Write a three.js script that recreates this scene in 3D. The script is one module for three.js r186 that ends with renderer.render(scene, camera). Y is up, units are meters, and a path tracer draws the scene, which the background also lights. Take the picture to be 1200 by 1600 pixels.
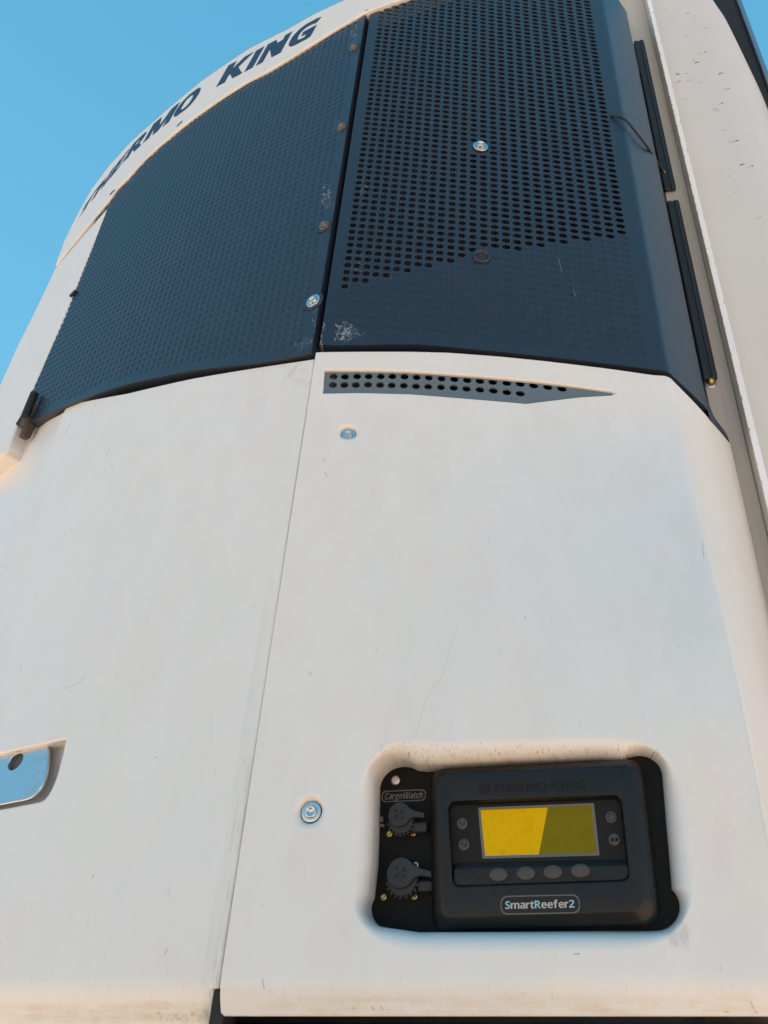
import * as THREE from 'three';
import { mergeGeometries } from 'three/addons/utils/BufferGeometryUtils.js';
import { RoundedBoxGeometry } from 'three/addons/geometries/RoundedBoxGeometry.js';
import { FontLoader } from 'three/addons/loaders/FontLoader.js';

// ---------------------------------------------------------------- camera, sky, sun, exposure
const scene = new THREE.Scene();
const EYE = 1.62;                         // the lower edge of the unit's doors is at eye level
const F = 1217, CX = 750, CY = 800, PITCH = Math.atan2(780, F), YAW = THREE.MathUtils.degToRad(9.8);
const CAM = new THREE.Vector3(0.46, 0, 0.95);   // relative to the unit's origin (door gap, door bottom)
const camera = new THREE.PerspectiveCamera(2 * Math.atan(800 / F) * 180 / Math.PI, 1500 / 1600, 0.05, 2000);
camera.position.set(CAM.x, CAM.y + EYE, CAM.z);
camera.rotation.order = 'YXZ';
camera.rotation.set(PITCH, YAW, 0);
camera.setViewOffset(1500, 1600, 0, 0, 1200, 1600);
scene.add(camera);

const renderer = new THREE.WebGLRenderer({ antialias: true });
renderer.toneMapping = THREE.LinearToneMapping;
renderer.toneMappingExposure = 2.7;
renderer.shadowMap.enabled = true;

{
  // clear blue daylight sky, paler towards the horizon
  const W = 256, H = 128, d = new Float32Array(W * H * 4);
  const hor = [0.142, 0.262, 0.350], mid = [0.072, 0.216, 0.328], zen = [0.036, 0.150, 0.244], low = [0.13, 0.12, 0.10];
  for (let j = 0; j < H; j++) for (let i = 0; i < W; i++) {
    const e = ((j + 0.5) / H - 0.5) * Math.PI;
    const t = Math.max(0, Math.sin(e));
    const o = (j * W + i) * 4;
    for (let k = 0; k < 3; k++) {
      let c;
      if (e < 0) c = low[k];
      else if (t < 0.45) { const s = t / 0.45; c = hor[k] + (mid[k] - hor[k]) * (s * (2 - s)); }
      else { const s = (t - 0.45) / 0.55; c = mid[k] + (zen[k] - mid[k]) * s; }
      d[o + k] = c;
    }
    d[o + 3] = 1;
  }
  const sky = new THREE.DataTexture(d, W, H, THREE.RGBAFormat, THREE.FloatType);
  sky.mapping = THREE.EquirectangularReflectionMapping;
  sky.magFilter = sky.minFilter = THREE.LinearFilter; sky.needsUpdate = true;
  scene.background = sky; scene.environment = sky;
}
const sun = new THREE.DirectionalLight(new THREE.Color().setRGB(1, 0.885, 0.80), 5);
sun.position.set(0.6, 6.6, -6.6); sun.target.position.set(0, 1, 0);   // high behind the trailer: its front is in open shade
sun.castShadow = true; sun.shadow.mapSize.set(2048, 2048);
Object.assign(sun.shadow.camera, { left: -12, right: 12, top: 12, bottom: -12, near: 0.1, far: 40 });
scene.add(sun, sun.target);

// ---------------------------------------------------------------- helpers
let seed = 7;
const rnd = () => { seed = (seed * 1664525 + 1013904223) >>> 0; return seed / 4294967296; };
const V2 = (x, y) => new THREE.Vector2(x, y), V3 = (x, y, z) => new THREE.Vector3(x, y, z);
const sm = (a, b, t) => { t = Math.min(1, Math.max(0, (t - a) / (b - a))); return t * t * (3 - 2 * t); };
const _m = new THREE.Matrix4().makeRotationFromEuler(new THREE.Euler(PITCH, YAW, 0, 'YXZ'));
const ray = (u, v) => V3((u - CX) / F, -(v - CY) / F, -1).applyMatrix4(_m);
const atZ = (u, v, z) => { const d = ray(u, v); return d.multiplyScalar((z - CAM.z) / d.z).add(CAM); };
function onS(u, v, S, off = 0) {          // where the line of sight of a photo pixel meets a surface z = S(x, y)
  let z = -0.1, p;
  for (let i = 0; i < 90; i++) { p = atZ(u, v, z); z = 0.5 * z + 0.5 * (S(p.x, p.y) + off); }
  return V2(p.x, p.y);
}
const pts = (list, S, off) => list.map(([u, v]) => onS(u, v, S, off));
const nrm = (S, x, y) => { const h = 1e-4; return V3((S(x - h, y) - S(x + h, y)) / (2 * h), (S(x, y - h) - S(x, y + h)) / (2 * h), 1).normalize(); };
const lip = y => 0.0022 * Math.log(1 + Math.exp((0.021 - y) / 0.004));   // the foot of a door turns in
const smin = (a, b, k) => { const h = Math.max(k - Math.abs(a - b), 0) / k; return Math.min(a, b) - h * h * k * 0.25; };

// the bowed front of the unit
const B = a => 0.27 * a + 0.08 * a * a;
const gR = y => 0.35 + 0.65 * sm(0.25, 0.98, y);
function SR(x, y) {                        // right of the door gap: face, two chamfer facets on the outer edge
  const g = gR(y), xc = 0.636, a = -B(Math.abs(x)) * g, zc = -B(xc) * g;
  if (x < 0.55) return a;
  const xm = 0.692, zm = zc + (-0.40 - zc) * 0.5, xe = 0.757;
  const b1 = zc + (x - xc) * (zm - zc) / (xm - xc), b2 = zm + (x - xm) * (-0.40 - zm) / (xe - xm) ;
  return smin(smin(a, b1, 0.02), b2 - 0.0, 0.006);
}
const SL = x => -B(Math.abs(x));
const SLdoor = x => -B(Math.abs(x)) - 0.17 * Math.max(0, Math.abs(x) - 0.69) * sm(0.68, 0.71, Math.abs(x));

function area(p) { let a = 0; for (let i = 0, n = p.length; i < n; i++) { const q = p[(i + 1) % n]; a += p[i].x * q.y - q.x * p[i].y; } return a / 2; }
const ccw = p => area(p) < 0 ? p.slice().reverse() : p.slice();
function dense(p, step) {
  const o = [];
  for (let i = 0, n = p.length; i < n; i++) {
    const a = p[i], b = p[(i + 1) % n], k = Math.max(1, Math.ceil(a.distanceTo(b) / step));
    for (let j = 0; j < k; j++) o.push(a.clone().lerp(b, j / k));
  }
  return o;
}
function roundCorners(p, r, n = 6) {       // r: number or one per corner
  const o = [], N = p.length;
  for (let i = 0; i < N; i++) {
    const a = p[(i + N - 1) % N], b = p[i], c = p[(i + 1) % N], R = Array.isArray(r) ? r[i] : r;
    if (!R) { o.push(b.clone()); continue; }
    const da = Math.min(R, a.distanceTo(b) * 0.48), dc = Math.min(R, c.distanceTo(b) * 0.48);
    const A = b.clone().lerp(a, da / a.distanceTo(b)), C = b.clone().lerp(c, dc / c.distanceTo(b));
    for (let k = 0; k <= n; k++) {          // between quadratic curve and arc
      const t = k / n, q = V2(0, 0);
      q.addScaledVector(A, (1 - t) * (1 - t)).addScaledVector(b, 2 * t * (1 - t)).addScaledVector(C, t * t);
      o.push(q);
    }
  }
  return o;
}
function normals2(p) {                      // outward normals of a ccw contour
  const n = p.length;
  return p.map((q, i) => {
    const a = p[(i + n - 1) % n], c = p[(i + 1) % n];
    const e1 = q.clone().sub(a).normalize(), e2 = c.clone().sub(q).normalize();
    const m = V2(e1.y + e2.y, -e1.x - e2.x); const L = m.length() || 1; m.divideScalar(L);
    const cs = Math.max(0.5, m.x * e1.y - m.y * e1.x);
    return { dir: m, k: 1 / cs };
  });
}
const offset = (p, d) => { const N = normals2(p); return p.map((q, i) => q.clone().addScaledVector(N[i].dir, d * N[i].k)); };
function offsetSafe(p, d) {                 // like offset(), without folds in tight inner corners
  const o = offset(p, d), D = Math.abs(d), n = p.length;
  for (let it = 0; it < 4; it++) for (const q of o) {
    let best = 1e9, bx = 0, by = 0;
    for (let i = 0; i < n; i++) {
      const a = p[i], b = p[(i + 1) % n], ex = b.x - a.x, ey = b.y - a.y, t = Math.min(1, Math.max(0, ((q.x - a.x) * ex + (q.y - a.y) * ey) / (ex * ex + ey * ey || 1)));
      const cx = a.x + ex * t, cy = a.y + ey * t, dd = (q.x - cx) ** 2 + (q.y - cy) ** 2; if (dd < best) { best = dd; bx = cx; by = cy; }
    }
    best = Math.sqrt(best); if (best < D * 0.995 && best > 1e-6) { q.x = bx + (q.x - bx) / best * D; q.y = by + (q.y - by) / best * D; }
  }
  return o;
}
function geo(P, N, U, I) {
  const g = new THREE.BufferGeometry();
  g.setAttribute('position', new THREE.Float32BufferAttribute(P, 3));
  g.setAttribute('uv', new THREE.Float32BufferAttribute(U, 2));
  if (I) g.setIndex(I);
  if (N) g.setAttribute('normal', new THREE.Float32BufferAttribute(N, 3)); else g.computeVertexNormals();
  return g;
}
function clipAxis(poly, ax, lim, sign) {
  const o = [], n = poly.length;
  for (let i = 0; i < n; i++) {
    const a = poly[i], b = poly[(i + 1) % n], da = (a[ax] - lim) * sign, db = (b[ax] - lim) * sign;
    if (da >= 0) o.push(a);
    if ((da > 0 && db < 0) || (da < 0 && db > 0)) { const t = da / (da - db); o.push({ x: a.x + (b.x - a.x) * t, y: a.y + (b.y - a.y) * t }); }
  }
  return o;
}
// a moulded sheet that follows a surface: outline with rounded edge, openings with rounded edge, thickness
function skin({ outer, holes = [], S, off = 0, r = 0.003, depth = 0.012, cell = 0.03, step = 0.02 }) {
  const P = [], N = [], U = [];
  const put = (x, y, d, nn) => {
    const n = nrm(S, x, y), z = S(x, y) + off;
    P.push(x - n.x * d, y - n.y * d, z - n.z * d); const q = nn || n; N.push(q.x, q.y, q.z); U.push(x, y);
  };
  const oc = ccw(dense(outer, step)), hc = holes.map(h => ccw(dense(h.pts, h.step || step)));
  const front = r ? offset(oc, -r) : oc, hf = hc.map((h, i) => holes[i].frontOf ? holes[i].frontOf(h) : holes[i].r ? (holes[i].r > 0.01 ? offsetSafe : offset)(h, holes[i].r) : h);
  const all = [front, ...hf].flat();
  const tri = THREE.ShapeUtils.triangulateShape(front, hf.map(h => h.slice().reverse()));
  const allR = [front, ...hf.map(h => h.slice().reverse())].flat();
  for (const t of tri) {
    const T = t.map(i => ({ x: allR[i].x, y: allR[i].y }));
    const x0 = Math.floor(Math.min(T[0].x, T[1].x, T[2].x) / cell), x1 = Math.floor(Math.max(T[0].x, T[1].x, T[2].x) / cell);
    const y0 = Math.floor(Math.min(T[0].y, T[1].y, T[2].y) / cell), y1 = Math.floor(Math.max(T[0].y, T[1].y, T[2].y) / cell);
    for (let i = x0; i <= x1; i++) {
      let c1 = x0 === x1 ? T : clipAxis(clipAxis(T, 'x', i * cell, 1), 'x', (i + 1) * cell, -1);
      if (c1.length < 3) continue;
      for (let j = y0; j <= y1; j++) {
        const c2 = y0 === y1 ? c1 : clipAxis(clipAxis(c1, 'y', j * cell, 1), 'y', (j + 1) * cell, -1);
        for (let k = 1; k + 1 < c2.length; k++) {
          const q = [c2[0], c2[k], c2[k + 1]];
          if (Math.abs((q[1].x - q[0].x) * (q[2].y - q[0].y) - (q[2].x - q[0].x) * (q[1].y - q[0].y)) < 1e-12) continue;
          for (const w of q) put(w.x, w.y, 0);
        }
      }
    }
  }
  const rim = (c, R, D, sgn) => {
    if (!D) return;
    const K = R ? 5 : 0, nn = normals2(c), rings = [];
    for (let k = 0; k <= K; k++) { const a = K ? k / K * Math.PI / 2 : Math.PI / 2; rings.push([R ? -R * (1 - Math.sin(a)) * sgn : 0, R ? R * (1 - Math.cos(a)) : 0, a]); }
    rings.push([0, D, Math.PI / 2]);
    const L = c.length;
    for (const q of rings) q[3] = (sgn < 0 && R > 0.01 && q[0] > 1e-5) ? offsetSafe(c, q[0]) : c.map((p, i) => V2(p.x + nn[i].dir.x * nn[i].k * q[0], p.y + nn[i].dir.y * nn[i].k * q[0]));
    const vtx = (i, q) => {
      const x = q[3][i].x, y = q[3][i].y;
      const n = nrm(S, x, y), o2 = V3(nn[i].dir.x * sgn, nn[i].dir.y * sgn, 0); o2.addScaledVector(n, -n.dot(o2)).normalize();
      const m = n.clone().multiplyScalar(Math.cos(q[2])).addScaledVector(o2, Math.sin(q[2]));
      put(x, y, q[1], m);
    };
    for (let i = 0; i < L; i++) {
      const j = (i + 1) % L;
      for (let k = 0; k + 1 < rings.length; k++) {
        const a = rings[k], b = rings[k + 1];
        const seq = sgn > 0 ? [[i, a], [i, b], [j, a], [j, a], [i, b], [j, b]] : [[i, a], [j, a], [i, b], [j, a], [j, b], [i, b]];
        for (const [w, q] of seq) vtx(w, q);
      }
    }
  };
  rim(oc, r, depth, 1);
  hc.forEach((h, i) => {                    // openings whose mouth is a wider contour than their throat
    if (!holes[i].frontOf) return;
    const f = hf[i], K = 10, n = h.length, R = holes[i].round, D = holes[i].depth, P0 = [], U0 = [], I0 = [];
    for (let k = 0; k <= K + 1; k++) for (let j = 0; j < n; j++) {
      const a = Math.min(1, k / K) * Math.PI / 2, w = Math.sin(a), x = f[j].x + (h[j].x - f[j].x) * w, y = f[j].y + (h[j].y - f[j].y) * w;
      const m = nrm(S, x, y), d = k > K ? D : R * (1 - Math.cos(a)); P0.push(x - m.x * d, y - m.y * d, S(x, y) + off - m.z * d); U0.push(x, y);
    }
    for (let k = 0; k <= K; k++) for (let j = 0; j < n; j++) { const q = (j + 1) % n, a = k * n + j, b = k * n + q; I0.push(a, b, a + n, b, b + n, a + n); }
    const gg = geo(P0, null, U0, I0), np = gg.attributes.normal;
    for (const v of I0) { P.push(P0[3 * v], P0[3 * v + 1], P0[3 * v + 2]); N.push(np.getX(v), np.getY(v), np.getZ(v)); U.push(U0[2 * v], U0[2 * v + 1]); }
  });
  hc.forEach((h, i) => holes[i].frontOf || rim(h, holes[i].r || 0, holes[i].depth ?? depth, -1));
  return geo(P, N, U);
}
// flat contours joined ring by ring (all the same length); z per ring; last ring may be capped
function loft(rings, cap = false) {
  const P = [], U = [], I = [], n = rings[0].p.length;
  for (const R of rings) for (const q of R.p) { P.push(q.x, q.y, R.z); U.push(q.x, q.y); }
  for (let k = 0; k + 1 < rings.length; k++) for (let i = 0; i < n; i++) {
    const j = (i + 1) % n, a = k * n + i, b = k * n + j, c = a + n, d = b + n;
    I.push(a, b, c, b, d, c);
  }
  if (cap) { const o = (rings.length - 1) * n; for (const t of THREE.ShapeUtils.triangulateShape(rings[rings.length - 1].p, [])) I.push(o + t[0], o + t[1], o + t[2]); }
  const g = geo(P, null, U, I).toNonIndexed(); g.computeVertexNormals();
  return creased(g, 0.7);
}
function creased(g, ang) {                  // smooth normals below the crease angle
  g = g.index ? g.toNonIndexed() : g; const p = g.attributes.position, n = p.count, map = new Map(), fn = [];
  const a = V3(), b = V3(), c = V3();
  for (let i = 0; i < n; i += 3) { a.fromBufferAttribute(p, i); b.fromBufferAttribute(p, i + 1); c.fromBufferAttribute(p, i + 2); fn.push(b.clone().sub(a).cross(c.clone().sub(a))); }
  const key = i => Math.round(p.getX(i) * 2e5) + ',' + Math.round(p.getY(i) * 2e5) + ',' + Math.round(p.getZ(i) * 2e5);
  for (let i = 0; i < n; i++) { const k = key(i); if (!map.has(k)) map.set(k, []); map.get(k).push((i / 3) | 0); }
  const N = new Float32Array(n * 3), cs = Math.cos(ang);
  for (let i = 0; i < n; i++) {
    const f = fn[(i / 3) | 0], u = f.clone().normalize(), s = V3(0, 0, 0);
    for (const t of map.get(key(i))) if (fn[t].clone().normalize().dot(u) > cs) s.add(fn[t]);
    s.normalize(); N[3 * i] = s.x; N[3 * i + 1] = s.y; N[3 * i + 2] = s.z;
  }
  g.setAttribute('normal', new THREE.BufferAttribute(N, 3)); return g;
}
const taken = {};
const numbered = n => { const k = taken[n] = (taken[n] ?? -1) + 1; return k ? n + '_' + String(k).padStart(3, '0') : n; };
function part(name, g, m, parent, label) {
  if (Array.isArray(g)) g = mergeGeometries(g.map(x => { x = x.index ? x.toNonIndexed() : x; for (const a of Object.keys(x.attributes)) if (!['position', 'normal', 'uv'].includes(a)) x.deleteAttribute(a); return x; }));
  const o = new THREE.Mesh(g, m); o.name = name; o.castShadow = o.receiveShadow = true; parent.add(o);
  if (label) o.userData.label = label; return o;
}
const group = (name, parent, label) => { const o = new THREE.Group(); o.name = name; parent.add(o); if (label) o.userData.label = label; return o; };
function thing(name, label, category, pos = [0, 0, 0], grp) {
  const o = group(numbered(name), scene); o.position.set(...pos); o.userData = { label, category }; if (grp) o.userData.group = grp; return o;
}
const box = (x0, x1, y0, y1, z0, z1, r = 0.003) => { const g = new RoundedBoxGeometry(x1 - x0, y1 - y0, z1 - z0, 2, r); g.translate((x0 + x1) / 2, (y0 + y1) / 2, (z0 + z1) / 2); return g; };
function orient(g, p, n, spin = 0) {        // a piece built along +z set at p, facing n
  if (spin) g.rotateZ(spin);
  g.applyQuaternion(new THREE.Quaternion().setFromUnitVectors(V3(0, 0, 1), n)); g.translate(p.x, p.y, p.z); return g;
}
const lathe = (prof, seg = 28) => { const g = new THREE.LatheGeometry(prof.map(([x, y]) => V2(x, y)), seg); g.rotateX(Math.PI / 2); return g; };
const at = (S, x, y, d = 0) => { const n = nrm(S, x, y); return V3(x, y, S(x, y)).addScaledVector(n, d); };

// ---------------------------------------------------------------- materials
function tex(w, h, paint, { srgb = true, rep = null } = {}) {
  const c = document.createElement('canvas'); c.width = w; c.height = h; const x = c.getContext('2d'); paint(x, w, h);
  const t = new THREE.CanvasTexture(c); if (srgb) t.colorSpace = THREE.SRGBColorSpace;
  t.wrapS = t.wrapT = rep ? THREE.RepeatWrapping : THREE.ClampToEdgeWrapping; return t;
}
// area: [x0, x1, y0, y1] in metres of the surface that the picture of paint, dirt and scratches covers
function fitTex(t, [x0, x1, y0, y1]) { t.repeat.set(1 / (x1 - x0), 1 / (y1 - y0)); t.offset.set(-x0 / (x1 - x0), -y0 / (y1 - y0)); return t; }
function grime(x, w, h, n, rgb, amax, smax, stretch = 1) {
  for (let i = 0; i < n; i++) {
    const s = (0.2 + rnd() * rnd()) * smax, px = rnd() * w, py = rnd() * h;
    x.fillStyle = `rgba(${rgb},${(rnd() * amax).toFixed(3)})`;
    x.beginPath(); x.ellipse(px, py, s, s * stretch * (0.4 + rnd()), (rnd() - 0.5) * 0.3, 0, 7); x.fill();
  }
}
function scratch(x, p, wd, col) { x.strokeStyle = col; x.lineWidth = wd; x.lineCap = 'round'; x.beginPath(); x.moveTo(p[0][0], p[0][1]); for (const q of p.slice(1)) x.lineTo(q[0], q[1]); x.stroke(); }
const std = o => new THREE.MeshStandardMaterial(o);
const lin = (r, g, b) => new THREE.Color().setRGB(r, g, b);

function paintedDoor(areaM, marks, size = 1536) {
  const [x0, x1, y0, y1] = areaM;
  const t = tex(size, size, (x, w, h) => {
    x.fillStyle = 'rgb(225,224,221)'; x.fillRect(0, 0, w, h);
    grime(x, w, h, 900, '214,208,196', 0.05, w * 0.06, 1.6);
    grime(x, w, h, 500, '232,233,234', 0.05, w * 0.05, 1.2);
    grime(x, w, h, 260, '120,108,92', 0.10, w * 0.0018, 3);
    grime(x, w, h, 90, '60,55,50', 0.30, w * 0.0009, 1.5);
    const X = m => (m.x - x0) / (x1 - x0) * w, Y = m => (1 - (m.y - y0) / (y1 - y0)) * h;
    marks(x, (list, S) => pts(list, S).map(q => [X(q), Y(q)]), w, h);
  });
  fitTex(t, areaM);
  return new THREE.MeshPhysicalMaterial({ map: t, roughness: 0.42, clearcoat: 0.35, clearcoatRoughness: 0.22 });
}
const grainTex = (base, spots, size = 512) => { const t = tex(size, size, (x, w, h) => { x.fillStyle = base; x.fillRect(0, 0, w, h); for (const s of spots) grime(x, w, h, ...s); }, { rep: true }); return t; };
const M = {
  white: new THREE.MeshPhysicalMaterial({ map: grainTex('rgb(224,223,219)', [[500, '205,198,184', 0.06, 30, 1.5], [160, '110,100,86', 0.12, 1.4, 2], [60, '60,55,50', 0.3, 0.8, 1.5]]), roughness: 0.42, clearcoat: 0.3, clearcoatRoughness: 0.25 }),
  cream: std({ map: grainTex('rgb(188,181,170)', [[700, '170,150,120', 0.09, 22, 2], [500, '110,92,70', 0.18, 1.6, 2]]), roughness: 0.6 }),
  dark: std({ map: grainTex('rgb(40,47,60)', [[600, '74,78,84', 0.06, 18, 1.2], [900, '95,96,96', 0.10, 1.1, 1.5], [300, '30,31,33', 0.2, 3, 1.2]]), roughness: 0.46 }),
  black: std({ color: lin(0.012, 0.012, 0.013), roughness: 0.7 }),
  core: std({ color: lin(0.10, 0.10, 0.105), roughness: 0.95 }),
  rubber: std({ map: grainTex('rgb(38,40,44)', [[300, '70,70,70', 0.1, 1.5, 6]]), roughness: 0.62 }),
  steel: std({ color: lin(0.62, 0.63, 0.64), metalness: 1, roughness: 0.3 }),
  zinc: std({ color: lin(0.55, 0.55, 0.54), metalness: 1, roughness: 0.42 }),
  bronze: std({ color: lin(0.26, 0.22, 0.17), metalness: 1, roughness: 0.5 }),
  brass: std({ color: lin(0.50, 0.36, 0.16), metalness: 1, roughness: 0.4 }),
  rust: std({ color: lin(0.16, 0.085, 0.045), roughness: 0.9 }),
  hinge: std({ map: grainTex('rgb(70,60,56)', [[300, '110,80,60', 0.3, 10, 1.4], [300, '30,28,28', 0.3, 8, 1.2]]), roughness: 0.8 }),
  navy: std({ color: lin(0.012, 0.035, 0.085), roughness: 0.5 }),
  plate: new THREE.MeshPhysicalMaterial({ specularIntensity: 0.3, map: grainTex('rgb(23,22,21)', [[500, '62,56,48', 0.12, 8, 1.3], [500, '90,84,74', 0.12, 0.9, 1.3]]), roughness: 0.6 }),
  housing: new THREE.MeshPhysicalMaterial({ specularIntensity: 0.7, map: grainTex('rgb(22,21,21)', [[400, '70,64,56', 0.08, 14, 1.3], [900, '100,96,90', 0.10, 0.8, 1.2]]), roughness: 0.36 }),
  panelFace: new THREE.MeshPhysicalMaterial({ specularIntensity: 0.4, map: grainTex('rgb(27,26,24)', [[300, '70,66,58', 0.1, 8, 1.3]]), roughness: 0.5 }),
  button: std({ color: lin(0.05, 0.048, 0.044), roughness: 0.55 }),
  print: std({ color: lin(0.42, 0.42, 0.40), roughness: 0.6 }),
  printBlue: std({ color: lin(0.25, 0.45, 0.52), roughness: 0.6 }),
  printGrey: std({ color: lin(0.12, 0.12, 0.115), roughness: 0.6 }),
  lcdPaintedLit: new THREE.MeshPhysicalMaterial({ color: lin(0.70, 0.42, 0.003), roughness: 0.8, specularIntensity: 0.15 }),
  lcdPaintedShade: new THREE.MeshPhysicalMaterial({ color: lin(0.18, 0.148, 0.008), roughness: 0.8, specularIntensity: 0.15 }),  // same yellow display, its shade put into the colour
  brown: std({ map: grainTex('rgb(96,84,74)', [[400, '60,50,42', 0.2, 12, 1.4], [300, '130,116,100', 0.2, 6, 1.4]]), roughness: 0.85 }),
  cable: std({ color: lin(0.02, 0.02, 0.022), roughness: 0.6 }),
  alu: std({ color: lin(0.35, 0.37, 0.40), metalness: 1, roughness: 0.45 }),
};

for (const k of ['plate', 'housing', 'panelFace']) M[k].map.repeat.set(4, 4);
const dust = grainTex('rgb(255,255,255)', [[260, '205,196,160', 0.12, 22, 1.4], [400, '150,140,110', 0.12, 2, 1.6]]); dust.repeat.set(6, 6); M.lcdPaintedLit.map = M.lcdPaintedShade.map = dust;
const CAP = f => { const b = new THREE.Box2(); f.generateShapes('H', 1).forEach(q => b.union(new THREE.Box2().setFromPoints(q.extractPoints(2).shape))); return b.max.y; };
// grille sheets: charcoal plastic, with paint rubbed off at a few places beside the gap
M.darkPanel = (() => {
  const areaM = [-0.92, 0.74, 0.97, 2.67], SLp = x => -B(Math.abs(x));
  const t = tex(2048, 2048, (x, w, h) => {
    x.fillStyle = 'rgb(36,43,56)'; x.fillRect(0, 0, w, h);
    grime(x, w, h, 900, '60,72,86', 0.06, 40, 1.2); grime(x, w, h, 1500, '96,98,100', 0.14, 1.3, 1.5); grime(x, w, h, 500, '26,32,42', 0.2, 6, 1.2);
    const at2 = (u, v) => { const q = onS(u, v, SLp, 0.006); return [(q.x - areaM[0]) / (areaM[1] - areaM[0]) * w, (1 - (q.y - areaM[2]) / (areaM[3] - areaM[2])) * h]; };
    const scuff = (u, v, du, dv, n, a) => { for (let i = 0; i < n; i++) { const [px, py] = at2(u + (rnd() + rnd() - 1) * du, v + (rnd() + rnd() - 1) * dv); x.strokeStyle = `rgba(168,170,170,${Math.min(0.9, 1.5 * a * (0.3 + rnd() * 0.7))})`; x.lineWidth = 0.6 + rnd() * 2.2; x.beginPath(); if (rnd() < 0.6) { const r0 = rnd() * 6.28; x.arc(px, py, 6 + rnd() * 5, r0, r0 + 0.5 + rnd() * 2.2); } else { x.moveTo(px, py); x.lineTo(px + (rnd() - 0.5) * 6, py + (rnd() - 0.5) * 26); } x.stroke(); } };
    scuff(512, 308, 10, 22, 46, 0.55); scuff(536, 518, 10, 22, 60, 0.6); scuff(497, 520, 4, 38, 40, 0.55); scuff(473, 540, 14, 9, 30, 0.5); scuff(553, 55, 6, 30, 50, 0.45); scuff(527, 200, 10, 14, 18, 0.35); scuff(565, 300, 6, 30, 26, 0.3); scuff(552, 520, 18, 10, 26, 0.3); scuff(560, 420, 6, 40, 18, 0.25); scuff(470, 500, 14, 20, 12, 0.25);
    scratch(x, [at2(872, 402), at2(875, 412), at2(878, 424)], 1.6, 'rgba(130,140,150,0.7)'); scratch(x, [at2(896, 452), at2(899, 462)], 1.6, 'rgba(130,140,150,0.7)'); scratch(x, [at2(105, 618), at2(98, 630)], 1.6, 'rgba(130,140,150,0.6)');
  });
  fitTex(t, areaM);
  return std({ map: t, roughness: 0.34 });
})();
const font = await new FontLoader().loadAsync('fonts/droid/droid_sans_bold.typeface.json');

// ---------------------------------------------------------------- the setting: ground
{
  const t = grainTex('rgb(215,180,149)', [[900, '160,138,110', 0.12, 40, 1], [900, '205,188,160', 0.12, 30, 1], [1600, '110,96,80', 0.25, 2, 1]], 1024);
  t.repeat.set(250, 250);
  const g = new THREE.PlaneGeometry(1600, 1600); g.rotateX(-Math.PI / 2);
  const o = new THREE.Mesh(g, std({ map: t, roughness: 0.95 })); o.name = 'ground'; o.receiveShadow = true; scene.add(o);
  o.userData = { kind: 'structure', label: 'dry sandy yard ground that the trailer stands on', category: 'ground' };
}

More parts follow.
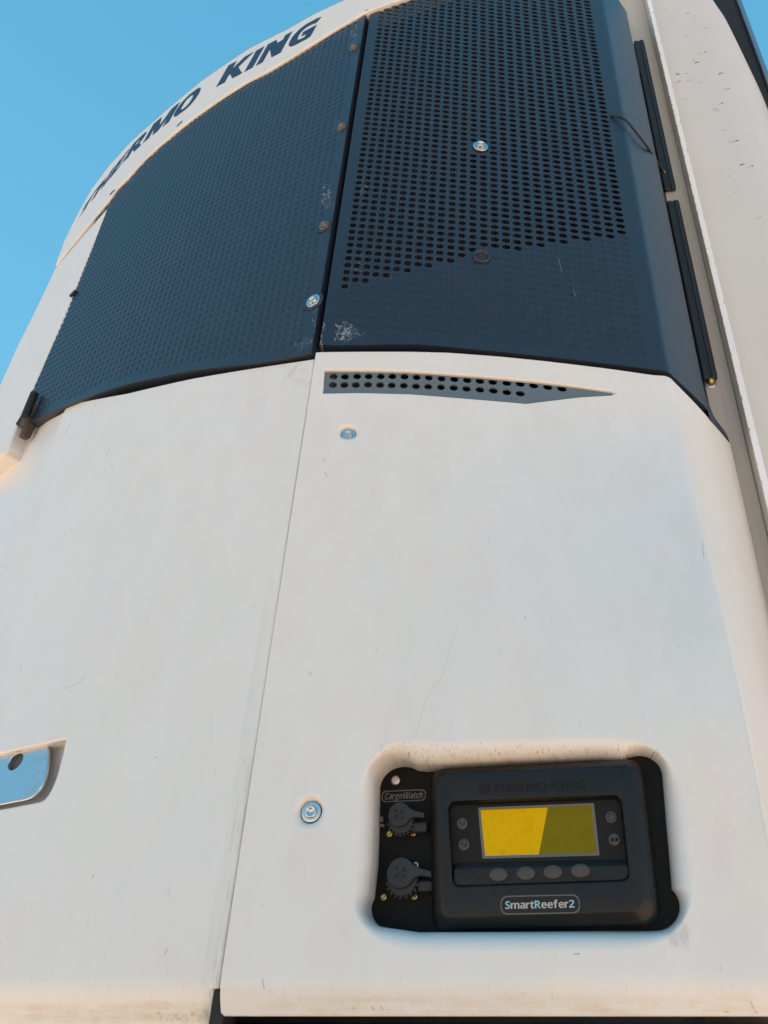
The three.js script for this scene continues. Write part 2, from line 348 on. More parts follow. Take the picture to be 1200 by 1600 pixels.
// ---------------------------------------------------------------- the trailer
{
  const t = thing('semi_trailer', 'white box trailer with a dirty stone-chipped front wall behind the cooling unit', 'trailer', [0, 0, 0]);
  const y = v => v + EYE;
  // front wall, its right edge as traced in the photograph
  const edge = [[1120, 0], [1137, 18], [1165, 65], [1200, 122]].map(([u, v]) => atZ(u, v, -0.45));
  const wall = [V2(-0.95, -0.45), V2(1.12, -0.45), V2(1.12, 2.0), ...edge.reverse().map(p => V2(p.x, p.y)), V2(0.99, 3.2), V2(0.4, 3.22), V2(0.3, 2.95), V2(-0.6, 2.9), V2(-0.86, 2.72), V2(-0.95, 2.45)];
  const areaM = [-1, 1.15, -0.5, 3.0];
  const wt = tex(1536, 2048, (x, w, h) => {
    x.fillStyle = 'rgb(212,210,207)'; x.fillRect(0, 0, w, h);
    grime(x, w, h, 900, '200,190,178', 0.06, 60, 1.5); grime(x, w, h, 900, '120,104,88', 0.14, 1.5, 1.6);
    const X = m => (m.x + 1) / 2.15 * w, Y = m => (1 - (m.y + 0.5) / 3.5) * h;
    // stone chips
    const chips = [[1040, 16, 3], [1048, 31, 2], [1074, 21, 4], [1078, 2, 2], [1104, 43, 3], [1073, 56, 3], [1055, 83, 4], [1101, 82, 5], [1089, 98, 6], [1058, 116, 6], [1072, 115, 4], [1062, 127, 4], [1078, 125, 3], [1125, 115, 6], [1138, 138, 4], [1130, 161, 4], [1073, 154, 3], [1123, 172, 3], [1118, 170, 3], [1133, 203, 3], [1152, 220, 6], [1160, 257, 5], [1175, 259, 4], [1097, 178, 2], [1097, 128, 3], [1084, 94, 3], [1188, 340, 3], [1150, 300, 2], [1140, 275, 2]];
    for (const [u, v, s] of chips) {
      const q = atZ(u, v, -0.45), px = X(q), py = Y(q);
      x.fillStyle = 'rgba(232,224,196,0.5)'; x.beginPath(); x.ellipse(px + 0.4, py + s * 0.7, s * 0.8, s * 0.5, 0, 0, 7); x.fill();
      for (let k = 0; k < 5; k++) { x.fillStyle = `rgba(84,72,56,${0.35 + rnd() * 0.4})`; x.beginPath(); x.ellipse(px + (rnd() - 0.5) * s * 1.5, py + (rnd() - 0.5) * s * 0.7, s * (0.15 + rnd() * 0.35), s * (0.12 + rnd() * 0.25), rnd() - 0.5, 0, 7); x.fill(); }
      if (rnd() < 0.5) { x.fillStyle = 'rgba(100,90,76,0.35)'; x.beginPath(); x.ellipse(px - s * 1.8, py + 1, s * 1.3, s * 0.22, 0.05, 0, 7); x.fill(); }
    }
  });
  fitTex(wt, areaM);
  const Sw = (x) => -0.45 - 6 * Math.max(0, x - 1.0) ** 2;
  const fw = part('front_wall', skin({ outer: roundCorners(wall, 0.05, 4), S: Sw, r: 0.018, depth: 0.08, cell: 0.06 }), new THREE.MeshPhysicalMaterial({ map: wt, roughness: 0.5, clearcoat: 0.25, clearcoatRoughness: 0.3 }), t, 'off-white front wall with stone chips');
  fw.position.y = EYE;
  // rail flange standing off the wall beside the unit
  const railMap = tex(64, 2048, (x, w, h) => {
    x.fillStyle = 'rgb(240,242,243)'; x.fillRect(0, 0, w, h); grime(x, w, h, 120, '150,120,96', 0.2, 4, 3);
    for (let i = 0; i < 170; i++) { const py = rnd() * rnd() * h * 0.95; x.fillStyle = `rgba(${90 + rnd() * 50},${50 + rnd() * 30},${40},${0.4 + rnd() * 0.5})`; const e = rnd() < 0.8 ? 4 + rnd() * 7 : w - 5 - rnd() * 9; x.beginPath(); x.ellipse(e, py, 0.8 + rnd() * 2.4, 1 + rnd() * 3.5, 0, 0, 7); x.fill(); }
    x.fillStyle = 'rgb(214,208,198)'; x.fillRect(0, 0, 3, h); x.fillRect(w - 3, 0, 3, h);
  });
  fitTex(railMap, [0.7925, 0.8065, -0.4, 3.2]);
  const railShape = [V2(0.7925, -0.4), V2(0.8065, -0.4), V2(0.8065, 3.2), V2(0.7925, 3.2)];
  const rail = part('edge_rail', skin({ outer: railShape, S: () => -0.392, r: 0.0015, depth: 0.055, cell: 0.1, step: 0.1 }), std({ map: railMap, roughness: 0.45 }), t, 'white painted steel rail with rusty chipped edge');
  rail.position.y = EYE;
  // dirty mounting strip between rail and unit
  part('mounting_strip', box(0.55, 0.7915, y(-0.3), y(3.15), -0.4495, -0.434, 0.002), M.cream, t, 'grimy cream strip beside the unit');
  // dark seal and aluminium corner profile along the right edge
  part('corner_seal', box(0.98, 1.112, y(-0.45), y(3.2), -0.60, -0.505, 0.006), M.black, t);
  part('corner_profile', box(1.112, 1.127, y(-0.45), y(3.2), -0.62, -0.492, 0.005), M.alu, t);
  part('box_body', box(-0.94, 1.11, y(-0.45), y(2.6), -9.5, -0.531, 0.02), M.white, t);
  part('chassis', [box(-0.5, -0.3, 0.78, y(-0.45), -9.3, -0.9), box(0.4, 0.6, 0.78, y(-0.45), -9.3, -0.9)], M.black, t);
  for (const [x, z] of [[-0.7, -2.2], [0.8, -2.2]]) {
    const leg = part('landing_leg', [box(x - 0.06, x + 0.06, 0.1, y(-0.45), z - 0.06, z + 0.06)], M.black, t);
    part('foot', box(x - 0.13, x + 0.13, 0, 0.1, z - 0.13, z + 0.13), M.black, leg);
  }
  for (const z of [-7.2, -8.4]) for (const x of [-0.8, 0.95]) {
    const w = group('wheel', t);
    const tyre = new THREE.TorusGeometry(0.37, 0.13, 14, 40); tyre.rotateY(Math.PI / 2); tyre.scale(1.1, 1, 1); tyre.translate(x, 0.5, z); part('tyre', tyre, M.rubber, w);
    const rim = new THREE.CylinderGeometry(0.28, 0.28, 0.2, 28); rim.rotateZ(Math.PI / 2); rim.translate(x, 0.5, z); part('rim', rim, M.alu, w);
  }
}

// ---------------------------------------------------------------- the refrigeration unit
const unit = thing('refrigeration_unit', 'white trailer refrigeration unit with dark grilles, doors and control panel', 'cooling unit', [0, EYE, 0]);

// screws: washer, head with socket; built along +z
function screwGeo(R, h = 0.004, socket = 'hex') {
  const w = lathe([[0, -0.002], [R, -0.002], [R, 0.0008], [R * 0.93, 0.0016], [R * 0.62, 0.0016]], 30);
  const hr = R * 0.6;
  const head = lathe([[hr, 0.0005], [hr, h * 0.8], [hr * 0.9, h], [hr * 0.56, h], [hr * 0.5, h * 0.55], [hr * 0.46, 0.0012], [0, 0.0012]], 24);
  return [w, head];
}
function addScrew(parent, S, x, y, R, { mat = M.steel, off = 0.001, cup = null, h = 0.004 } = {}) {
  const p = at(S, x, y, off), n = nrm(S, x, y), s = group('screw', parent);
  const [w, hd] = screwGeo(R, h);
  part('washer', orient(w, p, n), mat, s); part('screw_head', orient(hd, p, n), mat, s);
  if (cup) part('recess_ring', orient(lathe([[R * 1.32, 0.0002], [R * 1.28, 0.0022], [R * 1.08, 0.0022], [R * 1.03, -0.003], [R * 0.95, -0.004]], 30), at(S, x, y, 0), n), cup, s);
  return s;
}
// two-level limit: pieces of a screw are merged when the screw is already a sub-part
function addScrewFlat(parent, S, x, y, R, { mat = M.steel, off = 0.001, h = 0.004, name = 'screw' } = {}) {
  const p = at(S, x, y, off), n = nrm(S, x, y);
  return part(name, screwGeo(R, h).map(g => orient(g, p, n, rnd() * 3)), mat, parent);
}
function circle(cx, cy, r, n = 28) { return Array.from({ length: n }, (_, i) => V2(cx + r * Math.cos(i / n * 6.28319), cy + r * Math.sin(i / n * 6.28319))); }

// dark inner body that stands behind the grilles and doors
{
  const sh = new THREE.Shape();
  const N = 40; sh.moveTo(-0.93, -0.43);
  for (let i = 0; i <= N; i++) { const x = -0.93 + (0.63 + 0.93) * i / N; sh.lineTo(x, Math.max(-0.42, -0.15 - B(Math.abs(x)))); }
  sh.lineTo(0.63, -0.43); sh.closePath();
  const g = new THREE.ExtrudeGeometry(sh, { depth: 2.2, bevelEnabled: false, curveSegments: 4 });
  g.rotateX(-Math.PI / 2); g.scale(1, 1, -1);   // shape y becomes z
  const idx = g.index; void idx; g.computeVertexNormals();
  g.translate(0, 0.02, 0);
  part('inner_body', g, M.core, unit, 'dark interior behind the grilles');
  const cp = [], cu = [], NC = 24, ctop = x => 2.315 + 0.55 * x;
  for (let i = 0; i < NC; i++) {
    const x0 = 0.634 * i / NC, x1 = 0.634 * (i + 1) / NC, z0 = -0.11 - B(x0), z1 = -0.11 - B(x1);
    const put = (...q) => { for (const p of q) { cp.push(...p); cu.push(p[0], p[1]); } };
    put([x0, 1.0, z0], [x1, 1.0, z1], [x1, ctop(x1), z1], [x0, 1.0, z0], [x1, ctop(x1), z1], [x0, ctop(x0), z0]);
    put([x0, ctop(x0), z0], [x1, ctop(x1), z1], [x1, ctop(x1), -0.43], [x0, ctop(x0), z0], [x1, ctop(x1), -0.43], [x0, ctop(x0), -0.43]);
  }
  const g2 = geo(cp, null, cu);
  part('condenser_core', g2, M.core, unit);
  // the coil's upright fins behind the perforated grille
  const fins = []; for (let x = 0.012; x < 0.63; x += 0.0055) { const f = new THREE.BoxGeometry(0.0009, ctop(x) - 1.03, 0.07); f.translate(x, (ctop(x) + 1.0) / 2, -0.072 - B(x)); fins.push(f); }
  part('condenser_fins', fins, M.core, unit).userData.kind = 'stuff';
  const sb = new THREE.Shape(); sb.moveTo(-0.98, -0.43);
  for (let i = 0; i <= 40; i++) { const x = -0.98 + 1.64 * i / 40; sb.lineTo(x, Math.max(-0.42, -0.035 - (x > 0 ? 0.4 : 1) * B(Math.abs(x)))); }
  sb.lineTo(0.66, -0.43); sb.closePath();
  const gb = new THREE.ExtrudeGeometry(sb, { depth: 0.28, bevelEnabled: false }); gb.rotateX(-Math.PI / 2); gb.scale(1, 1, -1); gb.computeVertexNormals(); gb.translate(0, -0.296, 0);
  part('base_frame', gb, M.brown, unit, 'dirty brown base frame below the doors');
}

// ---- right grille: perforated above, blind dimples below, wraps round the outer edge
const colX = k => 0.034 + 0.0175 * k + 0.000167 * k * k, rowY = j => 1.16 + 0.02 * j;
{
  const grp = group('grille_panel', unit, 'dark grey perforated grille');
  const bottom = [0, 1, 1, 2, 2, 3, 3, 4, 4, 5, 5, 6, 7, 8, 8, 8, 8, 9, 9, 10, 10, 11, 11, 12, 12, 13];
  const P = [], N = [], U = [], OFF = 0.004;
  const put = (x, y, d = 0, nn = null) => { const n = nrm(SR, x, y); P.push(x - n.x * d, y - n.y * d, SR(x, y) + OFF - n.z * d); const q = nn || n; N.push(q.x, q.y, q.z); U.push(x, y); };
  const quad = (x0, x1, y0, y1, nx = 1, ny = 1) => {
    for (let i = 0; i < nx; i++) for (let j = 0; j < ny; j++) {
      const a = x0 + (x1 - x0) * i / nx, b = x0 + (x1 - x0) * (i + 1) / nx, c = y0 + (y1 - y0) * j / ny, d = y0 + (y1 - y0) * (j + 1) / ny;
      for (const [x, y] of [[a, c], [b, c], [b, d], [a, c], [b, d], [a, d]]) put(x, y);
    }
  };
  const bx = k => k < 0 ? colX(0) - 0.00875 : k >= 25 ? colX(25) + 0.0128 : (colX(k) + colX(k + 1)) / 2;
  const JT = 75;
  const screwAt = [[0.282, 1.653], [0.284, 1.28]];
  const ellipse = (cx, cy, rx, ry, x0, x1, y0, y1, open) => {
    const n = 24, T = 0.0032;
    const sq = a => { const c = Math.cos(a), s = Math.sin(a); const hx = c > 0 ? (x1 - cx) / c : (x0 - cx) / c, hy = s > 0 ? (y1 - cy) / s : (y0 - cy) / s; const t = Math.min(Math.abs(c) < 1e-6 ? 1e9 : hx, Math.abs(s) < 1e-6 ? 1e9 : hy); return [cx + c * t, cy + s * t]; };
    const angs = []; for (let i = 0; i < n; i++) angs.push(i / n * 2 * Math.PI);
    for (const [px, py] of [[x0, y0], [x1, y0], [x1, y1], [x0, y1]]) angs.push((Math.atan2(py - cy, px - cx) + 2 * Math.PI) % (2 * Math.PI));
    angs.sort((a, b) => a - b);
    for (let i = 0; i < angs.length; i++) {
      const a = angs[i], b = angs[(i + 1) % angs.length]; if (Math.abs(a - b) < 1e-6) continue;
      const A = sq(a), C = sq(b);
      const e = (t, k) => [cx + rx * k * Math.cos(t), cy + ry * k * Math.sin(t)];
      const K = 1.09, ea = e(a, K), eb = e(b, K), ia = e(a, 1), ib = e(b, 1);
      for (const q of [A, C, ea, C, eb, ea]) put(q[0], q[1]);
      const nz = nrm(SR, cx, cy);
      const rn = t => V3(-Math.cos(t) * 0.7, -Math.sin(t) * 0.7, 0.7).normalize(), wn = t => V3(-Math.cos(t), -Math.sin(t), 0);
      const D1 = open ? 0.0008 : 0.0018;
      for (const [q, t, d, m] of [[ea, a, 0, nz], [eb, b, 0, nz], [ia, a, D1, rn(a)], [eb, b, 0, nz], [ib, b, D1, rn(b)], [ia, a, D1, rn(a)]]) put(q[0], q[1], d, m);
      if (open) for (const [q, t, d] of [[ia, a, D1], [ib, b, D1], [ia, a, T], [ib, b, D1], [ib, b, T], [ia, a, T]]) put(q[0], q[1], d, wn(t));
      else for (const [q, d] of [[ia, D1], [ib, D1], [[cx, cy], D1]]) put(q[0], q[1], d, nz);
    }
  };
  for (let k = 0; k < 26; k++) for (let j = -5; j < JT; j++) {
    const cx = colX(k), cy = rowY(j), x0 = bx(k - 1), x1 = bx(k), y0 = cy - 0.01, y1 = cy + 0.01;
    const nearScrew = screwAt.some(([sx, sy]) => (Math.hypot(sx - cx, (sy - cy)) < 0.021));
    if (nearScrew) { quad(x0, x1, y0, y1, 2, 2); continue; }
    const rx = 0.365 * (x1 - x0), ry = 0.0069;
    ellipse(cx, cy, rx, ry, x0, x1, y0, y1, j >= bottom[k]);
  }
  const yb = rowY(-5) - 0.01, yt = rowY(JT) - 0.01, yBot = x => 1.003 + 0.02 * sm(0, 0.2, x);
  // margins: left lip, right face, outer wrap, lower band
  quad(0.0055, bx(-1), yb, yt, 2, 60);
  quad(bx(25), 0.62, yb, yt, 4, 60); quad(0.62, 0.66, yb, yt, 24, 60); quad(0.66, 0.7075, yb, yt, 10, 60);
  const nb = 90; for (let i = 0; i < nb; i++) { const f = i / nb, f1 = (i + 1) / nb, x0 = 0.0055 + 0.702 * f, x1 = 0.0055 + 0.702 * f1; for (const [x, y] of [[x0, yBot(x0)], [x1, yBot(x1)], [x1, yb], [x0, yBot(x0)], [x1, yb], [x0, yb]]) put(x, y);
    for (const [x, d] of [[x0, 0], [x0, 0.018], [x1, 0], [x1, 0], [x0, 0.018], [x1, 0.018]]) put(x, yBot(x), d, V3(0, -1, 0)); }
  // left edge return, towards the gap
  for (let i = 0; i < 60; i++) { const a = yBot(0) + (yt - yBot(0)) * i / 60, b = yBot(0) + (yt - yBot(0)) * (i + 1) / 60; for (const [y, d] of [[a, 0], [b, 0], [a, 0.03], [b, 0], [b, 0.03], [a, 0.03]]) put(0.0055, y, d, V3(-1, 0, 0)); }
  part('perforated_sheet', geo(P, N, U), M.darkPanel, grp);
  // outer return of the moulding, flaring to a point at its foot
  {
    const path = y => { const f = sm(1.13, 1.0, y); return [[0.707, SR(0.707, y) + OFF], [0.7125 + 0.02 * f, -0.385 + 0.01 * f], [0.718 + 0.034 * f, -0.424 + 0.02 * f], [0.7335 + 0.023 * f, -0.4335]]; };
    const P2 = [], U2 = [], I2 = [], ny = 80;
    for (let j = 0; j <= ny; j++) { const y = 1.0 + 1.48 * (j / ny) ** 1.6; for (const [x, z] of path(y)) { P2.push(x, y, z); U2.push(x * 2, y * 2); } }
    for (let j = 0; j < ny; j++) for (let i = 0; i < 3; i++) { const a = j * 4 + i; I2.push(a, a + 1, a + 4, a + 1, a + 5, a + 4); }
    part('side_return', geo(P2, null, U2, I2), M.dark, grp);
  }
  addScrewFlat(grp, SR, 0.282, 1.653, 0.0175, { off: 0.007, h: 0.008, name: 'washer_screw' });
  // deep socket with a recessed screw
  part('screw_socket', [orient(lathe([[0.019, 0.0], [0.019, 0.0035], [0.0165, 0.005], [0.0145, 0.0048], [0.0115, 0.001], [0.0105, -0.004], [0, -0.004]], 30), at(SR, 0.284, 1.28, OFF), nrm(SR, 0.284, 1.28)), orient(lathe([[0.0075, -0.004], [0.0072, 0.001], [0.004, 0.001], [0.0035, -0.002], [0, -0.002]], 20), at(SR, 0.284, 1.28, OFF), nrm(SR, 0.284, 1.28))], M.dark, grp);
}

// ---- left grille: one moulded sheet full of blind dimples
const leftBot = pts([[490, 551], [445, 560], [400, 567], [300, 579], [200, 600], [147, 616], [102, 635], [63, 651]], SL, 0.008);
const yLeft = x => { const p = leftBot; if (x >= p[0].x) return p[0].y; for (let i = 0; i + 1 < p.length; i++) if (x >= p[i + 1].x) { const t = (x - p[i].x) / (p[i + 1].x - p[i].x); return p[i].y + (p[i + 1].y - p[i].y) * t; } return p[p.length - 1].y + (p[p.length - 1].x - x) * 0.05; };
const yLeftS = x => (yLeft(x - 0.03) + yLeft(x - 0.015) + yLeft(x) + yLeft(x + 0.015) + yLeft(x + 0.03)) / 5;
const LOFF = 0.008, notch = (x, y) => false;
{
  const grp = group('grille_panel', unit, 'dark grey dimpled blind grille');
  const xs = []; { let x = 0.034, k = 0; while (x < 0.905) { xs.push(x); x += 0.0178 - 0.0024 * (x / 0.9); k++; } }
  const NX = 430, NY = 560, X0 = -0.0065, X1 = -0.905, YT = 2.235;
  const colOf = a => { let lo = 0; while (lo + 1 < xs.length && xs[lo + 1] < a) lo++; const c = (a - xs[lo]) < ((xs[lo + 1] ?? 9) - a) ? lo : lo + 1; return c; };
  const cols = []; for (let i = 0; i <= NX; i++) { const x = X0 + (X1 - X0) * i / NX; const c = colOf(-x); cols.push([x, c < xs.length ? (-x - xs[c]) / 0.0052 : 9, yLeftS(x), c]); }
  const P = new Float32Array((NX + 1) * (NY + 1) * 3), U = new Float32Array((NX + 1) * (NY + 1) * 2), I = [];
  for (let i = 0; i <= NX; i++) for (let j = 0; j <= NY; j++) {
    const [x, ex, yb, c] = cols[i], y = yb + (YT - yb) * j / NY;
    const q = (y - 1.005) / 0.02, fy = (q - Math.round(q)) * 0.02 / 0.0062, rr = Math.hypot(ex, fy);
    let d = (y > yb + 0.022 && x < -0.02) ? 0.0016 * (1 - sm(0.82, 1.12, rr)) : 0;
    for (const sy of [2.055, 1.703, 1.354, 1.13]) if (Math.hypot(x + 0.028, y - sy) < 0.017) d = 0;
    const n = nrm(SL, x, y), o = (j * (NX + 1) + i);
    P[3 * o] = x - n.x * d; P[3 * o + 1] = y - n.y * d; P[3 * o + 2] = SL(x) + LOFF - n.z * d; U[2 * o] = x; U[2 * o + 1] = y;
  }
  // a notch at the lower left corner where the hinge sits
  const inNotch = (x, y, yb) => x < -0.815 && y < yb + 0.055 + 0.03 * sm(-0.85, -0.90, x) && !(x > -0.83 && y > yb + 0.045);
  for (let j = 0; j < NY; j++) for (let i = 0; i < NX; i++) {
    const a = j * (NX + 1) + i; const x = cols[i][0], yb = cols[i][2], y = yb + (YT - yb) * j / NY;
    if (inNotch(x, y, yb)) continue;
    I.push(a, a + NX + 1, a + 1, a + 1, a + NX + 1, a + NX + 2);
  }
  const g = geo(Array.from(P), null, Array.from(U), I);
  part('dimpled_sheet', g, M.darkPanel, grp);
  // turned-in lower edge and the edge at the gap
  const e = [], en = [], eu = [];
  const put = (x, y, d, nn) => { const n = nrm(SL, x, y); e.push(x - n.x * d, y - n.y * d, SL(x) + LOFF - n.z * d); en.push(nn.x, nn.y, nn.z); eu.push(x * 2, y * 2); };
  for (let i = 0; i < NX; i += 2) { const a = cols[i], b = cols[Math.min(NX, i + 2)]; if (a[0] < -0.815) break; for (const [c, d] of [[a, 0], [b, 0], [a, 0.026], [b, 0], [b, 0.026], [a, 0.026]]) put(c[0], c[2] + (d ? 0.003 : 0), d, V3(0, -1, 0)); }
  for (let i = 0; i < 40; i++) { const a = yLeftS(X0) + (YT - yLeftS(X0)) * i / 40, b = yLeftS(X0) + (YT - yLeftS(X0)) * (i + 1) / 40; for (const [y, d] of [[a, 0], [a, 0.03], [b, 0], [b, 0], [a, 0.03], [b, 0.03]]) put(X0, y, d, V3(1, 0, 0)); }
  part('sheet_edge', geo(e, en, eu), M.dark, grp);
  const Sl = (x, y) => SL(x) + LOFF;
  for (const [u, v, R] of [[553, 75, 0.0125], [534, 199, 0.0125], [507, 353, 0.0125], [490, 471, 0.0155]]) {
    const q = onS(u, v, SL, LOFF), n = nrm(SL, q.x, q.y), p = at(Sl, q.x, q.y, 0);
    part('screw_boss', orient(lathe([[R * 1.35, -0.001], [R * 1.35, 0.0016], [R * 1.2, 0.0024], [R * 1.06, 0.002], [R * 1.0, -0.002], [R * 0.9, -0.002]], 30), p, n), M.dark, grp);
    part('screw', screwGeo(R, 0.005).map(h => orient(h, at(Sl, q.x, q.y, 0.0015), n)), v > 400 ? M.steel : M.bronze, grp);
  }
  // clips at the upper and left edge
  for (const [u, v] of [[283, 196], [178, 303], [116, 460]]) {
    const q = onS(u, v, SL, LOFF);
    part('edge_clip', orient(new RoundedBoxGeometry(0.024, 0.010, 0.008, 2, 0.003), at(Sl, q.x, q.y, 0.003), nrm(SL, q.x, q.y), 0.5), M.rubber, grp);
  }
  // scuffed grey patches where the paint is rubbed off: flat flakes of bare primer
}

// black gasket in the gap between the halves
part('gap_seal', box(-0.0095, 0.0085, 0.96, 2.19, -0.05, -0.020, 0.002), M.black, unit);

// ---- white fairing round the left grille
{
  const OFF = 0.014;
  const sil = [[600, -30], [537, 0], [492, 21], [450, 45], [390, 75], [315, 126], [228, 200], [204, 222], [171, 258], [143, 295], [122, 332], [100, 376], [86, 415]];
  const inn = [[170, 312], [182, 295], [200, 277], [222, 252], [250, 226], [300, 185], [350, 150], [385, 128], [420, 110], [450, 92], [500, 61], [530, 42], [560, 25], [578, 16], [600, 8], [640, -4]];
  const A = pts(sil, SL, OFF), C = pts(inn, SL, OFF);
  // to the right of the gap the cap runs on above the perforated grille
  const capR = [V2(0.10, 2.285), V2(0.3, 2.50), V2(0.66, 2.64), V2(0.66, 2.74), V2(0.3, 2.63), V2(0.08, 2.41)];
  const Sf = (x, y) => x < 0 ? SL(x) : SR(x, y);
  const outline = [...C.filter(p => p.x < 0.06), ...capR, ...A.filter(p => p.x < 0.05)];
  const fg = group('fairing', unit, 'white curved fairing with the maker lettering');
  part('fairing_shell', skin({ outer: outline, S: Sf, off: OFF, r: 0.004, depth: 0.10, cell: 0.025, step: 0.02 }), M.white, fg);
  // lid from the fairing's top edge back to the trailer wall
  { const ed = [capR[3], capR[4], capR[5], ...A.filter(p => p.x < 0.05)], lp = [], lu = [];
    for (let i = 0; i + 1 < ed.length; i++) { const a = ed[i], b = ed[i + 1], f = p => [p.x * 0.985, p.y - 0.012, Sf(p.x, p.y) - 0.03], k = p => [p.x * 0.95, p.y - 0.012, -0.43]; for (const q of [f(a), f(b), k(b), f(a), k(b), k(a)]) { lp.push(...q); lu.push(q[0], q[2]); } }
    part('lid', geo(lp, null, lu), M.dark, fg); }
  // lettering: base line and letter widths traced from the photograph, laid on the curved shell
  const base = [[104, 372], [113, 356], [132, 328], [160, 293], [193, 253], [225, 222], [258, 195], [283, 176], [339, 135], [400, 102.5], [448, 77], [490, 55], [520, 40]];
  const baseY = u => { let i = 0; while (i + 2 < base.length && base[i + 1][0] < u) i++; const [a, b] = [base[i], base[i + 1]]; return a[1] + (b[1] - a[1]) * (u - a[0]) / (b[0] - a[0]); };
  const capH = CAP(font), glyphs = [['T', 116, 141], ['H', 142, 165], ['E', 167, 188], ['R', 191, 221], ['M', 223, 264], ['O', 266, 303], ['K', 338, 379], ['I', 382, 395], ['N', 400, 440], ['G', 445, 485]];
  for (const [ch, u0, u1] of glyphs) {
    const plain = new THREE.Shape([V2(0, 0), V2(0.25, 0), V2(0.25, capH), V2(0, capH)]), gs = [];   // the I is a plain bar
    for (const shp of ch === 'I' ? [plain] : font.generateShapes(ch, 1)) {
      const { shape, holes } = shp.extractPoints(8);
      const f = q => { const t = Math.max(-0.02, Math.min(1.03, q.y / capH)), u = u0 + (q.x - w0) / (w1 - w0) * (u1 - u0), k = 0.9 + 0.1 * sm(200, 340, u); return onS(u + 18 * k * t, baseY(u) - 32 * k * t, SL, OFF); };
      const fat = 0.035, B1 = offset(ccw(dense(shape, 0.05)), fat), bb = new THREE.Box2().setFromPoints(B1), w0 = bb.min.x, w1 = bb.max.x, H1 = holes.map(h => offset(ccw(dense(h, 0.05)), -fat));
      gs.push(skin({ outer: B1.map(f), holes: H1.map(h => ({ pts: h.map(f), r: 0 })), S: Sf, off: OFF + 0.0006, r: 0, depth: 0.0012, cell: 0.02, step: 0.02 }));
    }
    part('letter', gs, M.navy, fg);
  }
  // side cover below the fairing, left of the grille
  const sideOut = [[84, 419], [55, 480], [25, 540], [0, 595]];
  const sideIn = [[166, 324], [145, 378], [122, 435], [100, 490], [62, 578], [31, 645], [8, 706]];
  const L = [...pts(sideIn, SL, OFF), V2(-0.99, 1.10), V2(-1.045, 1.10), ...pts(sideOut.reverse(), SL, OFF)];
  part('side_cover', skin({ outer: L, S: SL, off: OFF - 0.004, r: 0.005, depth: 0.16, cell: 0.03, step: 0.025 }), M.white, unit, 'white side cover left of the dimpled grille');
  // rounded flank further back
  const fl = []; for (let i = 0; i <= 6; i++) fl.push(i);
  part('flank', box(-1.028, -0.93, -0.01, 1.95, -0.432, -0.39, 0.01), M.white, unit);
}

// ---- hinge at the lower left corner of the left grille
{
  const q = onS(46, 652, SL, 0.005), p = at(SL, q.x, q.y, 0), n = nrm(SL, q.x, q.y);
  const h = group('hinge', unit, 'dirty brown hinge block at the grille corner');
  const mk = (dx, dy, dz, w, hh, d, spin) => { const g = new RoundedBoxGeometry(w * 0.78, hh * 0.78, d * 0.78, 3, Math.min(w, hh, d) * 0.22); g.rotateZ(spin); g.translate(dx * 0.8, dy * 0.8, dz * 0.8); return orient(g, p, n); };
  part('hinge_block', [mk(0.006, 0.0, 0.004, 0.044, 0.075, 0.03, -0.25), mk(0.0, -0.045, -0.004, 0.03, 0.05, 0.024, -0.15)], M.hinge, h);
  const pin = new THREE.CylinderGeometry(0.009, 0.009, 0.07, 18); pin.translate(0.018, 0.02, 0.02); part('hinge_pin', orient(pin, p, n), M.black, h);
  part('hinge_arm', mk(-0.03, 0.012, 0.006, 0.02, 0.06, 0.018, -0.5), M.black, h);
}

// ---- rubber bars and bolts on the outer flange
for (const [y0, y1] of [[1.19, 1.828], [1.875, 2.66]]) {
  const prof = new THREE.Shape(); const w = 0.032; prof.moveTo(0, 0); prof.lineTo(w, 0); prof.lineTo(w, 0.006); prof.quadraticCurveTo(w - 0.002, 0.011, w - 0.008, 0.011); prof.lineTo(w * 0.62, 0.011); prof.lineTo(w * 0.56, 0.0085); prof.lineTo(w * 0.42, 0.0085); prof.lineTo(w * 0.36, 0.011); prof.lineTo(0.006, 0.011); prof.quadraticCurveTo(0, 0.011, 0, 0.006); prof.closePath();
  const g = new THREE.ExtrudeGeometry(prof, { depth: y1 - y0 - 0.02, bevelEnabled: true, bevelThickness: 0.01, bevelSize: 0.004, bevelOffset: -0.004, bevelSegments: 3 });
  g.rotateX(-Math.PI / 2); g.scale(1, 1, -1); g.translate(0.7300, y0 + 0.01, -0.432);
  const gg = g.toNonIndexed(); for (let i = 0; i < gg.attributes.position.count; i += 3) for (const a of ['position', 'uv']) { const A = gg.attributes[a], s = A.itemSize; for (let k = 0; k < s; k++) { const t = A.array[(i + 1) * s + k]; A.array[(i + 1) * s + k] = A.array[(i + 2) * s + k]; A.array[(i + 2) * s + k] = t; } }
  gg.computeVertexNormals();
  part('rubber_bar', gg, M.rubber, unit, 'black rubber sealing bar');
}
for (const [u, v] of [[1036, 271], [1111, 596]]) {
  const p = atZ(u, v, -0.426), b = group('flange_bolt', unit);
  part('bolt_head', [orient(lathe([[0, 0.007], [0.0045, 0.007], [0.0075, 0.004], [0.0085, 0], [0.0085, -0.008]], 20), p, V3(0.2, -0.5, 0.8).normalize())], M.brass, b);
  part('bolt_washer', orient(lathe([[0.013, -0.008], [0.013, -0.006], [0.008, -0.005]], 24), p, V3(0, 0, 1)), M.zinc, b);
}

